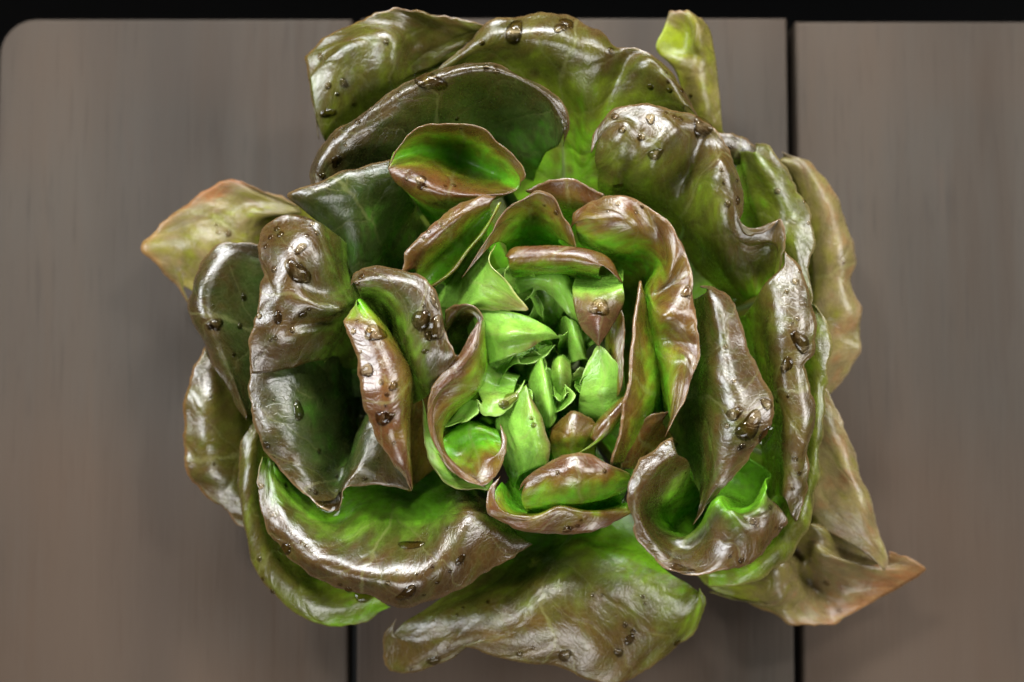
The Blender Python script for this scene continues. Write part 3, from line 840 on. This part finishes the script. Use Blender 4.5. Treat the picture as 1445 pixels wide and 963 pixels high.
leaf('heart_leaf', [
    (0, [(700,590,7.2),(705,630,7),(725,680,7)]),
    (0, [(712,580,8.6),(724,620,8.9),(738,668,8.4)]),
    (.1, [(740,546,9.4),(748,590,9.9),(756,630,9.8),(762,657,9.2)]),
    (.7, [(741,545,9.3),(757,575,9.5),(772,610,9.5),(777,636,9.2),(768,657,8.9)]),
], 'heart', 81, .02, rim=(.35,.30,.12))
leaf('heart_leaf', [
    (0, [(790,455,6.6),(780,440,6.8)]),
    (0, [(796,440,7.6),(784,420,7.8)]),
    (.05, [(806,445,7.7),(800,425,8.2),(786,405,8.2),(780,412,7.8)]),
], 'heart', 82, .01, rim=HR, rim_w=.05)
leaf('heart_leaf', [
    (0, [(800,560,6.6),(820,550,6.6)]),
    (.1, [(805,545,7.7),(815,535,7.8),(826,540,7.6)]),
    (.15, [(803,530,7.8),(815,520,8),(828,520,7.8)]),
], 'heart', 83, .01, rim=HR, rim_w=.05)
for q, (hx, hy, hw, hl, ha, hh, tn_) in enumerate([
        (772, 428, 22, 34, 1.9, 7.9, .03), (748, 520, 20, 26, .4, 7.9, .05), (728, 560, 18, 26, -.6, 8.1, .1), (800, 488, 13, 22, 1.2, 7.8, .1),
        (770, 490, 12, 20, 2.2, 7.6, .05), (812, 600, 18, 24, -1.2, 8.0, .2), (835, 470, 16, 28, .9, 8.2, .1), (700, 410, 20, 34, 2.6, 8.2, .05),
        (790, 548, 10, 20, -1.4, 8.2, .15), (822, 545, 10, 22, -.9, 8.3, .15), (735, 395, 22, 26, 2.0, 8.6, .08)]):
    ca, sa = math.cos(ha), -math.sin(ha)
    def q3(l, w, h, _x=hx, _y=hy, _c=ca, _s=sa):
        return (_x + l * _c - w * _s, _y + l * _s + w * _c, h)
    leaf('heart_leaf', [
        (0, [q3(-hl * .8, -hw * .6, hh - 1.3), q3(-hl * .8, 0, hh - 1.6), q3(-hl * .8, hw * .6, hh - 1.3)]),
        (0, [q3(-hl * .2, -hw * .9, hh - .1), q3(-hl * .2, 0, hh - .8), q3(-hl * .2, hw * .9, hh - .1)]),
        (tn_, [q3(hl * .4, -hw, hh + .35), q3(hl * .4, 0, hh - .3), q3(hl * .4, hw, hh + .35)]),
        (tn_ * 2, [q3(hl * .3, -hw * 1.15, hh + .2), q3(hl * .8, -hw * .6, hh + .4), q3(hl, 0, hh), q3(hl * .8, hw * .6, hh + .4), q3(hl * .3, hw * 1.15, hh + .2)]),
    ], 'heart', 90 + q, .015, rim=HR, rim_w=.04, ruf=.045)

# stalk that carries the leaves
def stem():
    verts, faces = [], []
    prof = [(0.0135, 0.0), (0.0155, 0.0015), (0.0165, 0.008), (0.016, 0.02), (0.014, 0.034), (0.010, 0.046), (0.004, 0.054)]
    n = 28
    for k, (r, z) in enumerate(prof):
        for i in range(n):
            a = 2 * math.pi * i / n
            q = r * (1 + 0.05 * math.sin(5 * a + 1) + 0.03 * math.sin(3 * a))
            verts.append((q * math.cos(a), q * math.sin(a), z))
    for k in range(len(prof) - 1):
        for i in range(n):
            j = (i + 1) % n
            faces.append((k * n + i, k * n + j, (k + 1) * n + j, (k + 1) * n + i))
    faces.append(tuple(reversed(range(n))))
    faces.append(tuple((len(prof) - 1) * n + i for i in range(n)))
    m = plain('pale_stalk', (0.42, 0.50, 0.24), 0.5)
    mesh_obj('stalk', verts, faces, m, lettuce, True)
stem()

# ------------------------------------------------------------------ water
def water_material():
    n = N('water')
    n.t.nodes.remove(n.b)
    tc = n.node('ShaderNodeTexCoord')
    ns = n.noise(tc.outputs['Object'], 60, 1)
    tr = n.node('ShaderNodeBsdfTransparent')
    n.link(n.mix(ns.outputs[0], (0.74, 0.66, 0.50, 1), (0.84, 0.77, 0.62, 1)), tr.inputs[0])  # amber tint darkens the drops, painting out leaf sheen beneath
    gl = n.node('ShaderNodeBsdfGlossy')
    gl.inputs['Roughness'].default_value = 0.03
    fr = n.node('ShaderNodeFresnel')
    fr.inputs['IOR'].default_value = 1.42
    ms = n.node('ShaderNodeMixShader')
    n.link(fr.outputs[0], ms.inputs[0]); n.link(tr.outputs[0], ms.inputs[1]); n.link(gl.outputs[0], ms.inputs[2])
    n.link(ms.outputs[0], n.out.inputs[0])
    return n.m
WATER = water_material()
bvh = BVHTree.FromPolygons([tuple(v) for v in np.vstack(BVH_V)], np.vstack(BVH_F).tolist())

def drop(x, y, px, where, stretch=1.0, ang=0.0, flat=0.5):
    f = 50.0 / 36.0 * 1445.0
    d = P(x, y, 0) - np.array(cam.location)
    d = Vector(d).normalized()
    hit, nor, fi, dist = bvh.ray_cast(Vector(cam.location), d)
    if hit is None or hit.z < 0.02:
        return
    if nor.dot(d) > 0:
        nor = -nor
    r = 0.56 * px * dist / f
    n1, n2 = 22, 7
    ph = [rng.uniform(0, 6.28) for _ in range(3)]
    irr = 0.04 if px < 12 else 0.15
    z = nor
    xa = Vector((math.cos(ang), math.sin(ang), 0)); xa = (xa - z * xa.dot(z)).normalized(); ya = z.cross(xa)
    # smooth fit of the leaf under the drop
    A, B = [], []
    for q in (0.35, 0.7, 1.0):
        for i in range(10):
            b = 2 * math.pi * i / 10
            u, v = q * r * stretch * math.cos(b), q * r * math.sin(b)
            h2 = bvh.ray_cast(hit + xa * u + ya * v + z * 0.003, -z, 0.006)
            if h2[0]:
                A.append((u, v, u * u, u * v, v * v)); B.append((h2[0] - hit).dot(z))
    fit = np.linalg.lstsq(np.array(A), np.array(B), rcond=None)[0] if len(A) > 14 else np.zeros(5)
    def ground(u, v):
        o_ = float(np.dot(fit, (u, v, u * u, u * v, v * v)))
        return max(-0.8 * r, min(0.8 * r, o_))
    verts = []
    for k in range(n2):
        a = (k / n2) * math.pi / 2
        for i in range(n1):
            b = 2 * math.pi * i / n1
            w_ = 1 + irr * math.sin(2 * b + ph[0]) + irr * .7 * math.sin(3 * b + ph[1])
            u, v = r * w_ * math.cos(b) * math.cos(a) * stretch, r * w_ * math.sin(b) * math.cos(a)
            verts.append(hit + xa * u + ya * v + z * (ground(u, v) + flat * r * math.sin(a) - (0.0003 if k == 0 else 0.00005)))
    top = hit + z * (flat * r - 0.00005)
    verts.append(top)
    bot = len(verts)
    faces = []
    for k in range(n2 - 1):
        for i in range(n1):
            j = (i + 1) % n1
            faces.append((k * n1 + i, k * n1 + j, (k + 1) * n1 + j, (k + 1) * n1 + i))
    for i in range(n1):
        j = (i + 1) % n1
        faces.append(((n2 - 1) * n1 + i, (n2 - 1) * n1 + j, bot - 1))
    base = hit.copy()
    o = mesh_obj('water_drop', [v - base for v in verts], faces, WATER, None, True)
    o.location = base
    if px >= 16:
        kind = 'large irregular patch of clear water on '
    elif stretch >= 1.5:
        kind = 'long running drop of clear water on '
    elif px <= 6:
        kind = 'tiny bead of clear water on '
    else:
        kind = 'round drop of clear water on '
    o['label'] = kind + where
    o['category'] = 'water drop'
    o['group'] = 'water drops on ' + where

def drops(where, lst):
    for t in lst:
        drop(*t[:3], where, *t[3:])

drops('the glossy bronze leaf curving over the left side', [
    (391,323,9),(382,335,8),(396,331,10),(375,348,8),(422,375,9),(424,351,12,1.5,.8),(387,380,10),(421,385,24,1.6,-.8),
    (366,446,9,1,1.5),(392,448,11,1.8,1.5),(427,444,11,1.3,1.5),(436,437,7),(471,444,8),(482,440,5),(413,466,8),(441,316,7),(447,329,8),(388,477,8),(382,480,6),(433,333,7)])
drops('the pointed red bronze tongue', [
    (499,468,9),(530,470,22,1.4,.5),(504,453,6),(509,497,6),(518,523,16,1.4,.7),(538,540,8),(555,545,13),(546,557,7),(520,468,10),(541,590,18,1.5,0),(548,590,10,1.6,1.5),(556,625,6),(544,573,5)])
drops('the folded grey collar leaf', [
    (510,391,10),(505,400,8),(613,425,12,2,-1.2),(598,432,6),(594,452,22,1.5,1.2),(615,464,24,1.7,1.2),(605,474,12),(600,496,7,1.8,.3),(583,405,4)])
drops('the arched leaf with large water patches', [
    (1058,602,30,1.3,.9),(1036,584,17,1.3,.2),(1080,615,17,1.6,.9),(1081,570,13,1.6,-1),(1026,601,9),(1048,630,9),(1024,490,8),(1036,538,7),(1044,632,8)])
drops('the tall grey leaf inside the right edge', [
    (1131,484,20,1.7,-1.0),(1110,515,14,1.6,1.4),(1119,473,6),(1096,566,6),(1126,450,6),(1122,648,8),(1128,668,7),(1112,560,5),(1119,690,6),(1118,456,5)])
drops('the domed leaf on the right shoulder', [
    (918,168,14),(878,183,11),(868,165,11),(905,194,11),(925,218,15,1.4,0),(873,262,9,1.6,0),(990,180,22,1.4,-.7),(960,168,8),(952,165,8),(940,160,6),
    (1018,240,7),(1022,258,6),(1041,283,11),(1027,288,10),(1043,230,6),(1040,255,6),(1030,208,6),(936,270,4)])
drops('the dark arched leaf behind the green cup', [
    (607,115,26,1.5,-.3),(686,95,9),(700,100,11),(673,96,6),(475,228,12,1.6,1.0),(455,249,9),(505,172,9),(487,205,6),(520,185,5),(562,131,5),(645,168,7),(471,196,5)])
drops('the green cup leaf', [(594,255,16),(574,252,7),(640,262,8),(652,181,7),(628,263,6),(601,263,5)])
drops('the upper outer leaves', [
    (726,42,24,1.3,1.2),(790,40,16),(800,33,14,1.6,-.3),(680,60,9),(862,71,9),(945,128,8),(918,123,9),(962,128,8),(975,135,6),(940,103,6),(943,115,6),
    (485,117,12),(463,121,10),(463,160,12,1.7,0),(452,80,10),(500,148,7),(476,133,6),(545,60,8)])
drops('the big rolled leaf at the lower left', [
    (403,775,16,1.3,.3),(368,687,9),(514,840,16,1.8,0),(574,838,18,1.8,.9),(548,823,8),(580,770,16,2,-.3),(650,790,10,1.8,.9),(635,806,6),(617,822,7),(598,840,6),(632,745,5),
    (385,728,5),(480,825,7),(610,800,6),(588,810,5),(430,770,5),(492,832,10),(560,805,5)])
drops('the green channel leaf at the left', [(421,580,16,1.5,1.5),(376,628,10),(450,637,8),(403,685,7),(471,715,28,1.4,.2),(445,695,8),(388,655,6),(386,565,5),(475,672,7),(515,675,7),(437,693,5)])
drops('the dark leaf at the outer left', [(305,458,16,1.3,.2),(298,462,8),(344,420,9),(338,461,8),(330,501,6)])
drops('the outer leaf curling round the lower left', [(366,789,7),(385,835,8),(371,817,6),(297,560,5),(302,655,5),(305,676,5),(394,791,6)])
drops('the broad dark leaf on the near side', [
    (612,932,16),(797,925,14,1.6,1.4),(873,921,12),(888,903,11,1.5,1.0),(893,892,8),(955,907,10),(882,882,7),(907,842,6),(689,850,6),(733,923,9),(850,840,5),(836,841,5),(910,852,5),
    (645,868,5),(580,944,5),(752,914,6),(654,858,5)])
drops('the spiral leaf', [(912,640,9),(940,627,7),(1046,791,9),(1087,716,8),(1102,746,9),(1062,736,10),(1068,742,8),(1052,733,7),(962,804,14,2,0),(948,804,8),(1094,745,5),(952,662,5),(967,668,4),(1030,785,5),(975,806,7,2,0)])
drops('the ruffled leaf right of the heart', [(872,288,8),(897,300,7),(969,412,14,1.2,1.4),(858,298,5),(906,292,6),(972,420,6)])
drops('the brown leaves round the heart', [
    (848,434,20,1.5,-.2),(671,487,7),(655,462,6),(750,590,7),(753,600,8),(719,565,18,1.4,.9),(710,570,12),(787,667,7),(853,665,7),(805,745,8),(815,742,7),(820,734,5),(800,747,12),
    (605,327,7),(622,318,6),(785,300,8),(598,335,5),(768,290,5)])
drops('the olive and tan leaves at the outer right', [(1097,270,9),(1124,262,8),(1193,312,8),(1190,371,5),(1166,823,9),(1185,862,7),(1135,285,6),(1140,315,6),(1122,398,10),(1110,412,7),(1128,383,6)])
drops('the yellowing leaf at the far left', [(322,330,9),(308,329,6),(305,318,5)])
